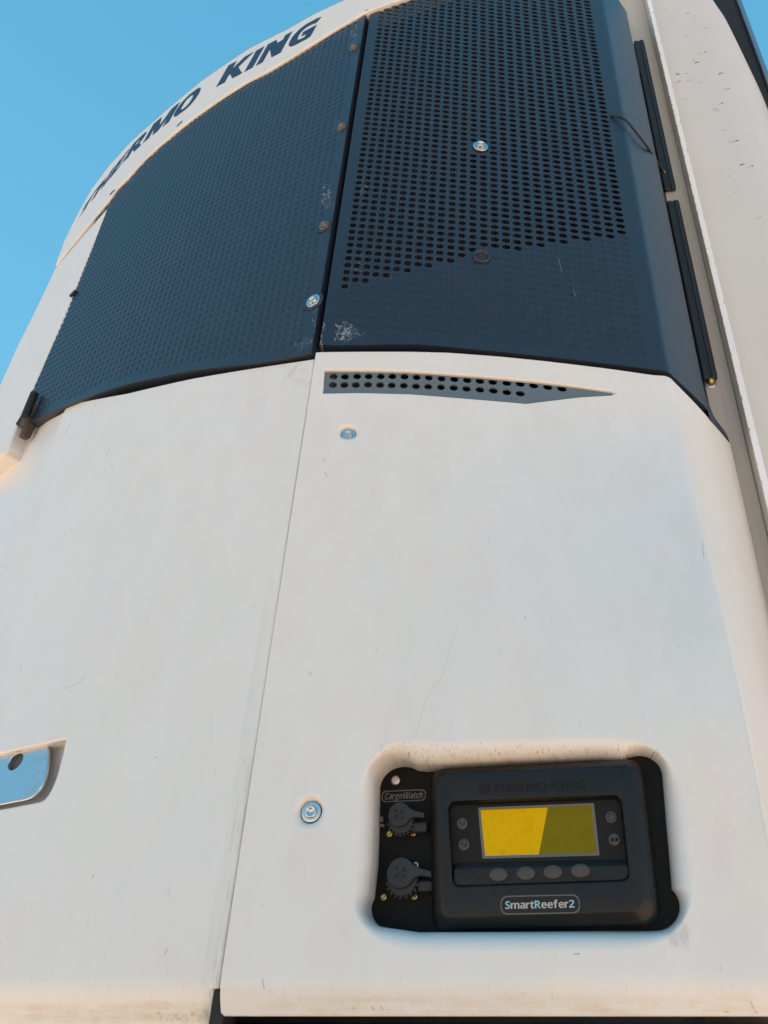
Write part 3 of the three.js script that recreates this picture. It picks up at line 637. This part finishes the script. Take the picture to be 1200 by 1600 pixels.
// ---- right door with grille slot, control recess, screws
const PZ = -0.082;                           // plane of the control panel's back plate
const lobes = (() => {                       // outline of the opening round the control panel
  const P = [], arc = (cx, cy, r, a0, a1, n = 12) => { for (let i = 0; i <= n; i++) { const a = (a0 + (a1 - a0) * i / n) * Math.PI / 180; P.push([cx + r * Math.cos(a), cy + r * Math.sin(a) * 0.98]); } };
  arc(631, 1226, 39, 175, 305); P.push([668, 1196], [800, 1187], [940, 1179]);
  arc(1003, 1206, 37, 222, 360); P.push([1042, 1230], [1047, 1290], [1052, 1345]);
  arc(1029, 1413, 39, -48, 92); P.push([950, 1452], [800, 1455], [660, 1457]);
  arc(612, 1417, 34, 92, 212); P.push([589, 1350], [592, 1260]);
  return P;
})();
{
  const d = group('door', unit, 'white right-hand door with control panel opening');
  const topE = [[492.5, 550], [560, 548.5], [640, 548.5], [700, 550], [780, 556], [850, 563], [950, 575], [1020, 585], [1048, 590]];
  const T = pts(topE, SR);
  const outer = [V2(0.0012, -0.006), V2(0.3, -0.006), V2(0.6, -0.006), V2(0.768, -0.006), V2(0.766, 0.3), V2(0.762, 0.65), V2(0.757, 0.999), V2(0.70, 1.006), ...T.reverse()];
  const slot = pts([[507, 578], [560, 578], [640, 580], [740, 587], [830, 595], [900, 603], [955, 611], [962, 614], [955, 617], [905, 620], [822, 630], [740, 623], [640, 615], [560, 613], [505, 614]], SR);
  const s1 = onS(544, 675, SR), s2 = onS(484, 1267, SR);
  const opening = lobes.map(([u, v]) => { const p = atZ(u, v, -0.052); return V2(p.x, p.y); });
  const mouth = h => {                       // soft mouth of the recess: the throat's outline widened and evened out
    let o = offset(h, 0.021); const n = o.length;
    for (let it = 0; it < 60; it++) o = o.map((p, i) => { const a = o[(i + n - 1) % n], c = o[(i + 1) % n]; return V2(p.x * 0.5 + (a.x + c.x) * 0.25, p.y * 0.5 + (a.y + c.y) * 0.25); });
    return o;
  };
  const areaM = [-0.01, 0.78, -0.02, 1.05];
  const mat = paintedDoor(areaM, (x, px, w, h) => {
    const dk = a => `rgba(74,66,58,${a})`;
    scratch(x, px([[716, 978], [704, 1010], [694, 1045], [688, 1062], [668, 1088], [658, 1120], [650, 1150]], SR), 1.6, 'rgba(165,158,150,0.32)');
    for (const q of [[[508, 738], [511, 745]], [[505, 716], [508, 722]], [[819, 963], [822, 967]], [[484, 1051], [486, 1054]], [[1097, 845], [1100, 872]], [[1060, 1008], [1061, 1010]], [[897, 1491], [906, 1490]], [[1058, 706], [1060, 708]], [[1174, 1565], [1180, 1577]], [[1182, 1580], [1186, 1583]], [[410, 1530], [412, 1545]], [[1134, 1580], [1140, 1582]], [[577, 1573], [580, 1578]], [[547, 1574], [549, 1577]], [[591, 1573], [594, 1577]]]) scratch(x, px(q, SR), 1.6, dk(0.42));
    for (let i = 0; i < 60; i++) { const u = 380 + rnd() * 820, v = 1535 + rnd() * 45, l = 2 + rnd() * 10; scratch(x, px([[u, v], [u + (rnd() - 0.5) * 3, v + l]], SR), 0.8 + rnd(), dk(0.03 + rnd() * 0.10)); }
    // rubbed dirt along the edges
    for (let i = 0; i < 240; i++) { const q = px([[400 + rnd() * 800, 1558 + rnd() * 30]], SR)[0]; x.fillStyle = `rgba(188,170,136,${0.02 + rnd() * 0.05})`; x.beginPath(); x.ellipse(q[0], q[1], 4 + rnd() * 40, 1 + rnd() * 6, 0, 0, 7); x.fill(); }
    for (let i = 0; i < 900; i++) { const q = px([[596 + rnd() * 436, 1160 + Math.sqrt(rnd()) * 34]], SR)[0]; x.fillStyle = `rgba(150,122,78,${0.03 + rnd() * 0.12})`; x.beginPath(); x.ellipse(q[0], q[1], 0.6 + rnd() * rnd() * 7, 0.6 + rnd() * rnd() * 5, 0, 0, 7); x.fill(); }
    for (let i = 0; i < 60; i++) { const q = px([[600 + rnd() * 430, 1160 + rnd() * 32]], SR)[0]; x.fillStyle = `rgba(70,55,40,${0.2 + rnd() * 0.4})`; x.beginPath(); x.ellipse(q[0], q[1], 0.5 + rnd() * 0.9, 0.5 + rnd() * 1.8, 0, 0, 7); x.fill(); }
    for (let i = 0; i < 50; i++) { const q = px([[1045 + rnd() * 30, 1445 + rnd() * 30]], SR)[0]; x.fillStyle = `rgba(110,105,98,${rnd() * 0.05})`; x.beginPath(); x.ellipse(q[0], q[1], 2 + rnd() * 8, 2 + rnd() * 8, 0, 0, 7); x.fill(); }
  });
  // lower lip: the door's foot turns in
  const Sd = (x, y) => SR(x, y) - lip(y);
  part('door_panel', skin({
    outer: outer, S: Sd, r: 0.003, depth: 0.022, cell: 0.008, step: 0.016,
    holes: [{ pts: slot, r: 0.003, depth: 0.0065 }, { pts: opening, depth: 0.085, step: 0.006, round: 0.028, frontOf: mouth }, { pts: circle(s1.x, s1.y, 0.0120), r: 0.008, depth: 0.012 }, { pts: circle(s2.x, s2.y, 0.0130), r: 0.010, depth: 0.014 }]
  }), mat, d);
  for (const [q, R] of [[s1, 0.0118], [s2, 0.0125]]) addScrewFlat(d, SR, q.x, q.y, R, { off: -0.0075, h: 0.005 });
  // vent insert in the slot: grey plate with two rows of holes
  const top = [[521, 588], [539, 588], [558, 587.5], [576, 587.5], [595, 587.5], [613, 587.5], [632, 588], [651, 589], [670, 589.5], [690, 591], [710, 592], [730, 593.5], [750, 595], [770, 596.5], [792, 598], [813, 599.5], [834, 602], [856, 604.5], [878, 607]];
  const bot = [[520, 601], [538, 601], [556, 601], [575, 600.5], [594, 601], [612, 601.5], [631, 602], [650, 603], [669, 603.5], [689, 604.5], [709, 605.5], [729, 607], [750, 608.5], [771, 610], [792, 612.5], [813, 614.5]];
  const hs = [...top, ...bot, [951, 613]].map(([u, v], i) => { const q = onS(u, v, SR, -0.006); const k = u > 940 ? 0.003 : u < 700 ? 0.0068 : 0.0072 + (u - 700) * 0.000008; return { pts: Array.from({ length: 18 }, (_, j) => V2(q.x + k * Math.cos(j / 18 * 6.28319), q.y + (u > 940 ? 0.002 : 0.0072) * Math.sin(j / 18 * 6.28319))), r: 0.0006, depth: 0.004, step: 1 }; });
  const ins = slot.map(p => p.clone()); const grow = offset(ccw(ins), 0.004);
  part('vent_insert', skin({ outer: grow, S: SR, off: -0.006, r: 0, depth: 0.004, holes: hs, cell: 0.03 }), std({ map: grainTex('rgb(98,110,118)', [[400, '140,140,138', 0.08, 10, 1], [200, '70,68,66', 0.2, 3, 1]]), roughness: 0.5 }), d, 'grey vent insert with two rows of round holes');
  part('vent_backing', skin({ outer: offset(ccw(ins), 0.006), S: SR, off: -0.062, r: 0, depth: 0.002, cell: 0.04 }), M.core, d);
}

// ---- left door with latch recess
{
  const d = group('door', unit, 'white left-hand door with latch recess');
  const topE = [[490.5, 560.5], [440, 568], [400, 574], [300, 591], [200, 614], [107, 632], [99, 644], [60, 665], [30, 681], [0, 701]];
  const outer = [...pts(topE, SLdoor), V2(-1.03, 1.105), V2(-1.03, -0.034), V2(-0.5, -0.03), V2(-0.011, -0.026), V2(-0.011, 0.02), V2(-0.0034, 0.021), V2(-0.0030, 0.5)];
  const rec = roundCorners(pts([[102, 1155], [98, 1176], [86, 1222], [70, 1251], [0, 1264.5], [-130, 1290], [-130, 1206], [0, 1178]], SLdoor), [0.004, 0.01, 0.02, 0.012, 0, 0.01, 0.01, 0], 4);
  const areaM = [-1.05, 0.01, -0.03, 1.2];
  const mat = paintedDoor(areaM, (x, px, w, h) => {
    const dk = a => `rgba(74,66,58,${a})`;
    for (const q of [[[166, 712], [171, 703]], [[144, 1372], [147, 1366]], [[258, 1490], [261, 1483]], [[208, 800], [209, 801]], [[110, 827], [111, 829]], [[58, 930], [55, 936]], [[12, 884], [10, 890]], [[174, 727], [176, 730]], [[243, 1183], [244, 1184]], [[466, 570], [452, 585]]]) scratch(x, px(q, SLdoor), 1.7, dk(0.42));
    scratch(x, px([[132, 1060], [112, 1072], [100, 1076]], SLdoor), 1.6, 'rgba(140,132,124,0.35)');
    scratch(x, px([[32, 1036], [33, 1047]], SLdoor), 1.6, 'rgba(140,132,124,0.35)');
    scratch(x, px([[112, 660], [100, 680]], SLdoor), 3, 'rgba(130,124,120,0.35)'); scratch(x, px([[150, 630], [142, 645]], SLdoor), 3, 'rgba(130,124,120,0.3)');
    for (let i = 0; i < 70; i++) { const u = 445 + rnd() * 40, v = 568 + rnd() * 30; scratch(x, px([[u, v], [u - 4 - rnd() * 10, v + rnd() * 12]], SLdoor), 0.7 + rnd(), dk(0.03 + rnd() * 0.10)); }
    for (let i = 0; i < 70; i++) { const u = 60 + rnd() * 260, v = 1420 + rnd() * 150; scratch(x, px([[u, v], [u + (rnd() - 0.5) * 3, v + 3 + rnd() * 12]], SLdoor), 0.8 + rnd(), dk(0.02 + rnd() * 0.06)); }
    for (let i = 0; i < 220; i++) { const q = px([[rnd() * 335, 1568 + rnd() * 30]], SLdoor)[0]; x.fillStyle = `rgba(180,162,130,${0.02 + rnd() * 0.05})`; x.beginPath(); x.ellipse(q[0], q[1], 4 + rnd() * 40, 1 + rnd() * 6, 0, 0, 7); x.fill(); }
    for (let i = 0; i < 60; i++) { const q = px([[230 + rnd() * 100, 1582 + rnd() * 14]], SLdoor)[0]; x.fillStyle = `rgba(110,94,70,${0.03 + rnd() * 0.12})`; x.beginPath(); x.ellipse(q[0], q[1], 1 + rnd() * 4, 0.6 + rnd() * 2, 0, 0, 7); x.fill(); }
    for (let i = 0; i < 80; i++) { const v = 1180 + rnd() * 420, u = 345 + (1592 - v) * 0.142 - 4 - rnd() * 22; const q = px([[u, v]], SLdoor)[0]; x.fillStyle = `rgba(158,146,130,${0.02 + rnd() * 0.08})`; x.beginPath(); x.ellipse(q[0], q[1], 1 + rnd() * 3, 5 + rnd() * 30, 0, 0, 7); x.fill(); }
  });
  const Sd = (x, y) => SLdoor(x) - 0.0045 * sm(-0.024, -0.015, x) * sm(0.8, 0.4, y) - lip(y);
  part('door_panel', skin({ outer: outer.reverse(), S: Sd, r: 0.003, depth: 0.02, cell: 0.008, step: 0.02, holes: [{ pts: rec, r: 0.0035, depth: 0.034, step: 0.01 }] }), mat, d);
  const off1 = offset(ccw(rec), 0.01);
  part('recess_floor', skin({ outer: off1, S: SLdoor, off: -0.032, r: 0, depth: 0.003, cell: 0.04 }), M.white, d);
  // latch plate of bright sheet steel with a hole and raised letters
  const Sp = (x, y) => SLdoor(x) - 0.006 - 0.10 * (y - 0.30);
  const lp = roundCorners(pts([[74, 1161], [76, 1180], [70, 1222], [52, 1248], [0, 1258], [-110, 1280], [-110, 1199], [0, 1175.5]], Sp), [0.008, 0.02, 0.03, 0.02, 0, 0.01, 0.01, 0], 5);
  const hole = onS(24, 1190, Sp);
  const lh = Array.from({ length: 24 }, (_, i) => { const a = i / 24 * 6.28319; return V2(hole.x + 0.0165 * Math.cos(a), hole.y + 0.0135 * Math.sin(a)); });
  part('latch_plate', skin({ outer: lp, S: Sp, r: 0.002, depth: 0.004, cell: 0.02, holes: [{ pts: lh, r: 0.001, depth: 0.01, step: 1 }] }), M.steel, d, 'bright steel latch plate with a round hole');
  part('latch_backing', skin({ outer: lh.map(p => p.clone()), S: Sp, off: -0.009, r: 0, depth: 0.001 }), M.core, d);
  const lt = [['S', 62, 1188], ['L', 57, 1211], ['X', 46, 1235]];
  for (const [ch, u, v] of lt) {
    const q = onS(u, v, Sp), gs = font.generateShapes(ch, 0.014).map(s => { const e = s.extractPoints(6); const f = p => { const a = -1.35, x = p.x - 0.005, y = p.y - 0.005, k = 1.5; return V2(q.x + k * (x * Math.cos(a) - y * Math.sin(a)), q.y + x * Math.sin(a) + y * Math.cos(a)); }; return skin({ outer: e.shape.map(f), S: Sp, off: 0.0004, r: 0, depth: 0.001, step: 0.004 }); });
    part('raised_letter', gs, M.zinc, d);
  }
}
// dark foot of the gap between the doors
part('gap_foot', box(-0.011, 0.005, -0.03, 0.022, -0.05, -0.0135, 0.001), M.black, unit);
part('gap_backing', box(-0.03, 0.03, 0.02, 1.0, -0.055, -0.024, 0.002), M.core, unit);

// ---------------------------------------------------------------- control panel
{
  const c = group('control_panel', unit, 'black control panel with yellow display');
  const w2 = (u, v, z) => { const p = atZ(u, v, z); return V2(p.x, p.y); };
  const plate = offset(ccw(lobes.map(([u, v]) => w2(u, v, -0.06))), 0.004).map(p => { const c = w2(818, 1318, -0.06); return p.clone().sub(c).multiplyScalar(1.2).add(c); });
  part('back_plate', loft([{ p: plate, z: PZ - 0.004 }, { p: plate, z: PZ }], true), M.plate, c);
  const quad = (q, z, r, n = 8) => dense(roundCorners(ccw(q.map(([u, v]) => w2(u, v, z))), r, n), 0.4);
  // housing: from the plate up to the front face, over the rim and down into the display recess
  const zF = PZ + 0.034, zR = PZ + 0.022;
  const base = [[672, 1203], [1003, 1186], [1034, 1446], [676, 1456]], face = [[681, 1209], [984, 1195], [1010, 1425], [691, 1437]], shoulder = [[675, 1204], [994, 1189], [1026, 1440], [681, 1450]];
  const inner = [[697, 1251], [972, 1240], [987, 1378], [705, 1388]], innerF = [[703, 1259], [968, 1249], [980, 1371], [710, 1381]];
  const hz = [{ p: quad(base, PZ, 0.022), z: PZ - 0.001 }, { p: quad(base, PZ + 0.012, 0.022), z: PZ + 0.014 }, { p: quad(shoulder, PZ + 0.026, 0.022), z: PZ + 0.027 }, { p: quad(face, zF, 0.018), z: zF - 0.0008 }, { p: quad(face, zF, 0.018).map(p => p.clone()), z: zF - 0.0007 }];
  hz[4].p = offset(hz[4].p, -0.003); hz[4].z = zF;
  hz.push({ p: quad(inner, zF, 0.012), z: zF }, { p: offset(quad(inner, zF, 0.012), -0.0015), z: zF - 0.0012 }, { p: quad(innerF, zR, 0.010), z: zR });
  part('housing', loft(hz), M.housing, c, 'black moulded controller housing');
  part('display_bezel', loft([{ p: quad(innerF, zR, 0.010), z: zR - 0.002 }, { p: quad(innerF, zR, 0.010), z: zR + 0.0002 }], true), M.panelFace, c);
  // softkey sill sloping up from the recess floor
  const sill = [[705, 1348], [984, 1342], [988, 1380], [707, 1390]], sillT = [[708, 1356], [984, 1350], [987, 1378], [708, 1387]];
  part('key_sill', loft([{ p: quad(sill, zR, 0.006), z: zR }, { p: quad(sillT, zR + 0.005, 0.006), z: zR + 0.005 }, { p: offset(quad(sillT, zR + 0.005, 0.006), -0.0015), z: zR + 0.006 }], true), M.housing, c);
  // display: frame, yellow liquid crystal with a lit and a shaded half painted in
  const sc = [[751, 1266], [924, 1259], [932, 1333], [758, 1337.5]];
  part('display_frame', loft([{ p: quad([[747, 1262], [928, 1255], [937, 1337], [754, 1342]], zR, 0.002), z: zR }, { p: quad([[747, 1262], [928, 1255], [937, 1337], [754, 1342]], zR, 0.002), z: zR + 0.001 }, { p: quad(sc, zR, 0.001), z: zR + 0.0006 }]), M.printGrey, c);
  const flat = (q, z) => { const P = q.map(([u, v]) => w2(u, v, z)); return loft([{ p: ccw(P), z: z - 0.0004 }, { p: ccw(P), z }], true); };
  part('display_painted_lit', flat([[751, 1266], [856, 1261.8], [842, 1335.2], [758, 1337.5]], zR + 0.0006), M.lcdPaintedLit, c, 'yellow display area coloured as if lit');
  part('display_painted_shade', flat([[856.4, 1261.8], [924, 1259], [932, 1333], [842.4, 1335.2]], zR + 0.0006), M.lcdPaintedShade, c, 'yellow display area darkened to olive as painted shade');
  // round keys
  const disc = (u, v, r, z, h, m, name, ky = 1) => { const p = atZ(u, v, z); const g = lathe([[r, 0], [r, h * 0.6], [r * 0.85, h * 0.92], [r * 0.5, h], [0, h]], 28); g.scale(1, ky, 1); g.translate(p.x, p.y, z); return part(name, g, m, c); };
  for (const [u, v, k] of [[722, 1287, 0], [725, 1320, 1], [955, 1277, 2], [960, 1312, 3]]) {
    disc(u, v, 0.0072, zR, 0.0028, M.button, 'round_key');
    const p = atZ(u, v, zR + 0.003), gs = [];
    const bar = (x, y, w, h, a) => { const b = new THREE.BoxGeometry(w, h, 0.0004); b.rotateZ(a); b.translate(p.x + x, p.y + y, zR + 0.0029); gs.push(b); };
    if (k < 2) { bar(-0.002, 0.001, 0.0036, 0.0009, 0.7); bar(0.0008, -0.0012, 0.004, 0.0009, 0.7); bar(0.003, 0, 0.0009, 0.003, 0); }
    else if (k === 2) { for (let i = 0; i < 10; i++) { const a = i * 0.6283; bar(Math.cos(a) * 0.004, Math.sin(a) * 0.004, 0.0026, 0.0006, a + 1.57); } }
    else { bar(-0.0024, 0, 0.0036, 0.0034, 0); bar(0.0026, 0, 0.0036, 0.0034, 0); }
    part('key_symbol', gs, M.plate, c);
  }
  for (const [u, v] of [[779, 1367], [822, 1365], [864, 1363], [907, 1361]]) disc(u, v, 0.0115, zR + 0.006, 0.004, M.button, 'soft_key', 0.68);
  disc(728, 1370, 0.0115, zR + 0.006, 0.0006, M.housing, 'blank_key', 0.8);
  // printed badges
  function pill(u0, v0, u1, v1, z, name) {
    const A = w2(u0, v0, z), C = w2(u1, v1, z), h = A.y - C.y, w = C.x - A.x;
    const q = (k, zz) => ({ p: roundCorners([V2(A.x + k, C.y + k), V2(C.x - k, C.y + k), V2(C.x - k, A.y - k), V2(A.x + k, A.y - k)], h * 0.45, 6), z: zz });
    part(name, loft([q(0, z), q(0, z + 0.0006), q(0.0011, z + 0.0006), q(0.0012, z + 0.0002)]), M.printGrey, c);
    return { x: A.x, y: C.y, w, h };
  }
  function word(str, x, y, w, h, z, mats, name, slant = 0.12) {
    const shapes = [...str].map(ch => font.generateShapes(ch, 1)); let X = 0; const items = [];
    shapes.forEach((ss, i) => { if (!ss.length) { X += 0.35; return; } const bb = new THREE.Box2(); ss.forEach(s => bb.union(new THREE.Box2().setFromPoints(s.extractPoints(4).shape))); const W = bb.max.x - bb.min.x; items.push([ss, X - bb.min.x, i]); X += W + 0.07; });
    const kx = w / X, ky = h / CAP(font);
    for (const [ss, o, i] of items) {
      const g = new THREE.ShapeGeometry(ss, 6); const P = g.attributes.position;
      for (let k = 0; k < P.count; k++) { const a = P.getX(k), b = P.getY(k); P.setXYZ(k, x + (a + o) * kx + b * ky * slant, y + b * ky, z); }
      part(name, g, mats(i), c);
    }
  }
  let b = pill(782, 1400, 907, 1427, zF, 'badge_outline');
  word('SmartReefer2', b.x + 0.0055, b.y + 0.0058, b.w - 0.011, b.h - 0.0115, zF + 0.0009, i => (i === 0 || i === 5 || i === 11) ? M.printBlue : M.print, 'badge_letter', 0);
  b = pill(597, 1236, 665, 1251, PZ, 'badge_outline');
  word('CargoWatch', b.x + 0.004, b.y + 0.0032, b.w - 0.008, b.h - 0.0062, PZ + 0.0009, () => M.printGrey, 'badge_letter', 0.2);
  // faint moulded maker name above the display
  { const a = w2(748, 1240, zF), e = w2(918, 1226, zF); word('THERMO KING', a.x + 0.018, a.y, (e.x - a.x) - 0.02, 0.0105, zF + 0.0007, () => M.panelFace, 'moulded_letter', 0);
    part('moulded_emblem', [box(a.x, a.x + 0.0045, a.y, a.y + 0.0105, zF - 0.0005, zF + 0.0007, 0.0002), box(a.x + 0.006, a.x + 0.009, a.y, a.y + 0.0105, zF - 0.0005, zF + 0.0007, 0.0002), box(a.x + 0.0105, a.x + 0.014, a.y, a.y + 0.0105, zF - 0.0005, zF + 0.0007, 0.0002)], M.panelFace, c); }
  // indicator
  disc(619, 1220, 0.0062, PZ, 0.004, M.zinc, 'indicator_lamp');
  // two capped sockets
  for (const [u, v, k] of [[628, 1283, 0.9], [630, 1374, 1.08]]) {
    const p = atZ(u, v, PZ + 0.01);
    const R = 0.0195 * k;
    const col = []; const ring = lathe([[R * 1.05, 0], [R * 1.05, 0.003], [R * 0.92, 0.005], [R * 0.92, 0.014], [R * 0.86, 0.016], [0, 0.016]], 30); col.push(ring);
    for (let i = 0; i < 9; i++) { const a = -2.9 + i * 0.32, t = new RoundedBoxGeometry(0.0035, 0.004, 0.008, 1, 0.001); t.rotateZ(a); t.translate(Math.cos(a) * R * 0.97, Math.sin(a) * R * 0.97, 0.010); col.push(t); }
    col.forEach(g => g.translate(p.x, p.y, PZ)); part('socket_collar', col, M.rubber, c);
    const sh = new THREE.Shape(); const r = R * 0.78, cx = -0.001, cy = 0.006;
    sh.absarc(cx, cy, r, 0.55, Math.PI * 2 - 0.35, false); sh.quadraticCurveTo(cx + r * 1.25, cy - r * 0.15, cx + r * 1.6, cy - r * 0.12); sh.lineTo(cx + r * 2.35, cy - r * 0.2); sh.lineTo(cx + r * 2.3, cy + r * 0.12); sh.lineTo(cx + r * 1.5, cy + r * 0.28); sh.closePath();
    const cg = new THREE.ExtrudeGeometry(sh, { depth: 0.004, bevelEnabled: true, bevelSize: 0.001, bevelThickness: 0.001, bevelSegments: 2, curveSegments: 18 });
    cg.rotateZ(-0.05); cg.translate(p.x, p.y, PZ + 0.017); part('socket_cap', cg, std({ map: M.rubber.map, color: lin(0.8, 0.82, 0.9), roughness: 0.55 }), c, 'dark rubber cap with pull tab');
    const dots = []; for (const [dx, dy] of [[-1, -1], [1, -1], [-1, 1], [1, 1]]) { const t = lathe([[0.0022, 0], [0.0022, 0.0007], [0, 0.0007]], 12); t.translate(p.x + cx + dx * 0.0045, p.y + cy + dy * 0.0042, PZ + 0.022); dots.push(t); }
    const x1 = new THREE.BoxGeometry(0.010, 0.0014, 0.0008); x1.rotateZ(0.5); x1.translate(p.x + cx, p.y + cy, PZ + 0.0223); dots.push(x1);
    part('cap_mark', dots, M.black, c);
    const lug = new RoundedBoxGeometry(0.02, 0.013, 0.012, 2, 0.003); lug.translate(p.x + R * 1.35, p.y - 0.008, PZ + 0.006); part('cap_strap', lug, M.rubber, c);
  }
  for (const [u, v, m] of [[609, 1303, M.brass], [646, 1302, M.brass], [600, 1402, M.brass], [648, 1401, M.brass], [650, 1352, M.zinc]]) {
    const p = atZ(u, v, PZ); const g = lathe([[0.0042, 0], [0.0042, 0.0014], [0.0030, 0.0024], [0.0014, 0.0024], [0.001, 0.0012], [0, 0.0012]], 18); g.translate(p.x, p.y, PZ); part('panel_screw', g, m, c);
  }
  const pp = atZ(596, 1284, PZ); part('cable_tag', [box(pp.x - 0.006, pp.x + 0.003, pp.y - 0.001, pp.y + 0.006, PZ, PZ + 0.004, 0.001), box(pp.x - 0.006, pp.x + 0.005, pp.y - 0.007, pp.y - 0.003, PZ, PZ + 0.004, 0.001)], M.printGrey, c);
}

// ---------------------------------------------------------------- loose cable hanging from the grille to the flange bolt
{
  const t = thing('loose_cable', 'thin black cable hanging from a grille hole to the flange bolt', 'cable', [0, EYE, 0]);
  const P = [[948, 181, -0.01], [956, 181, 0.006], [966, 182, 0.012], [978, 188, 0.02]].map(([u, v, o]) => { const q = onS(u, v, SR, o); return V3(q.x, q.y, SR(q.x, q.y) + o); });
  const over = (u, v, o) => { const q = onS(u, v, SR, o); return V3(q.x, q.y, SR(q.x, q.y) + o); };
  const e1 = over(992, 204, 0.02), e2 = over(1008, 225, 0.018), e3 = atZ(1023, 247, -0.332), e4 = atZ(1031, 260, -0.372), e5 = atZ(1036, 270, -0.412);
  const curve = new THREE.CatmullRomCurve3([...P, e1, e2, e3, e4, e5]);
  part('cable_strand', new THREE.TubeGeometry(curve, 60, 0.0032, 8), M.cable, t);
}

renderer.render(scene, camera);
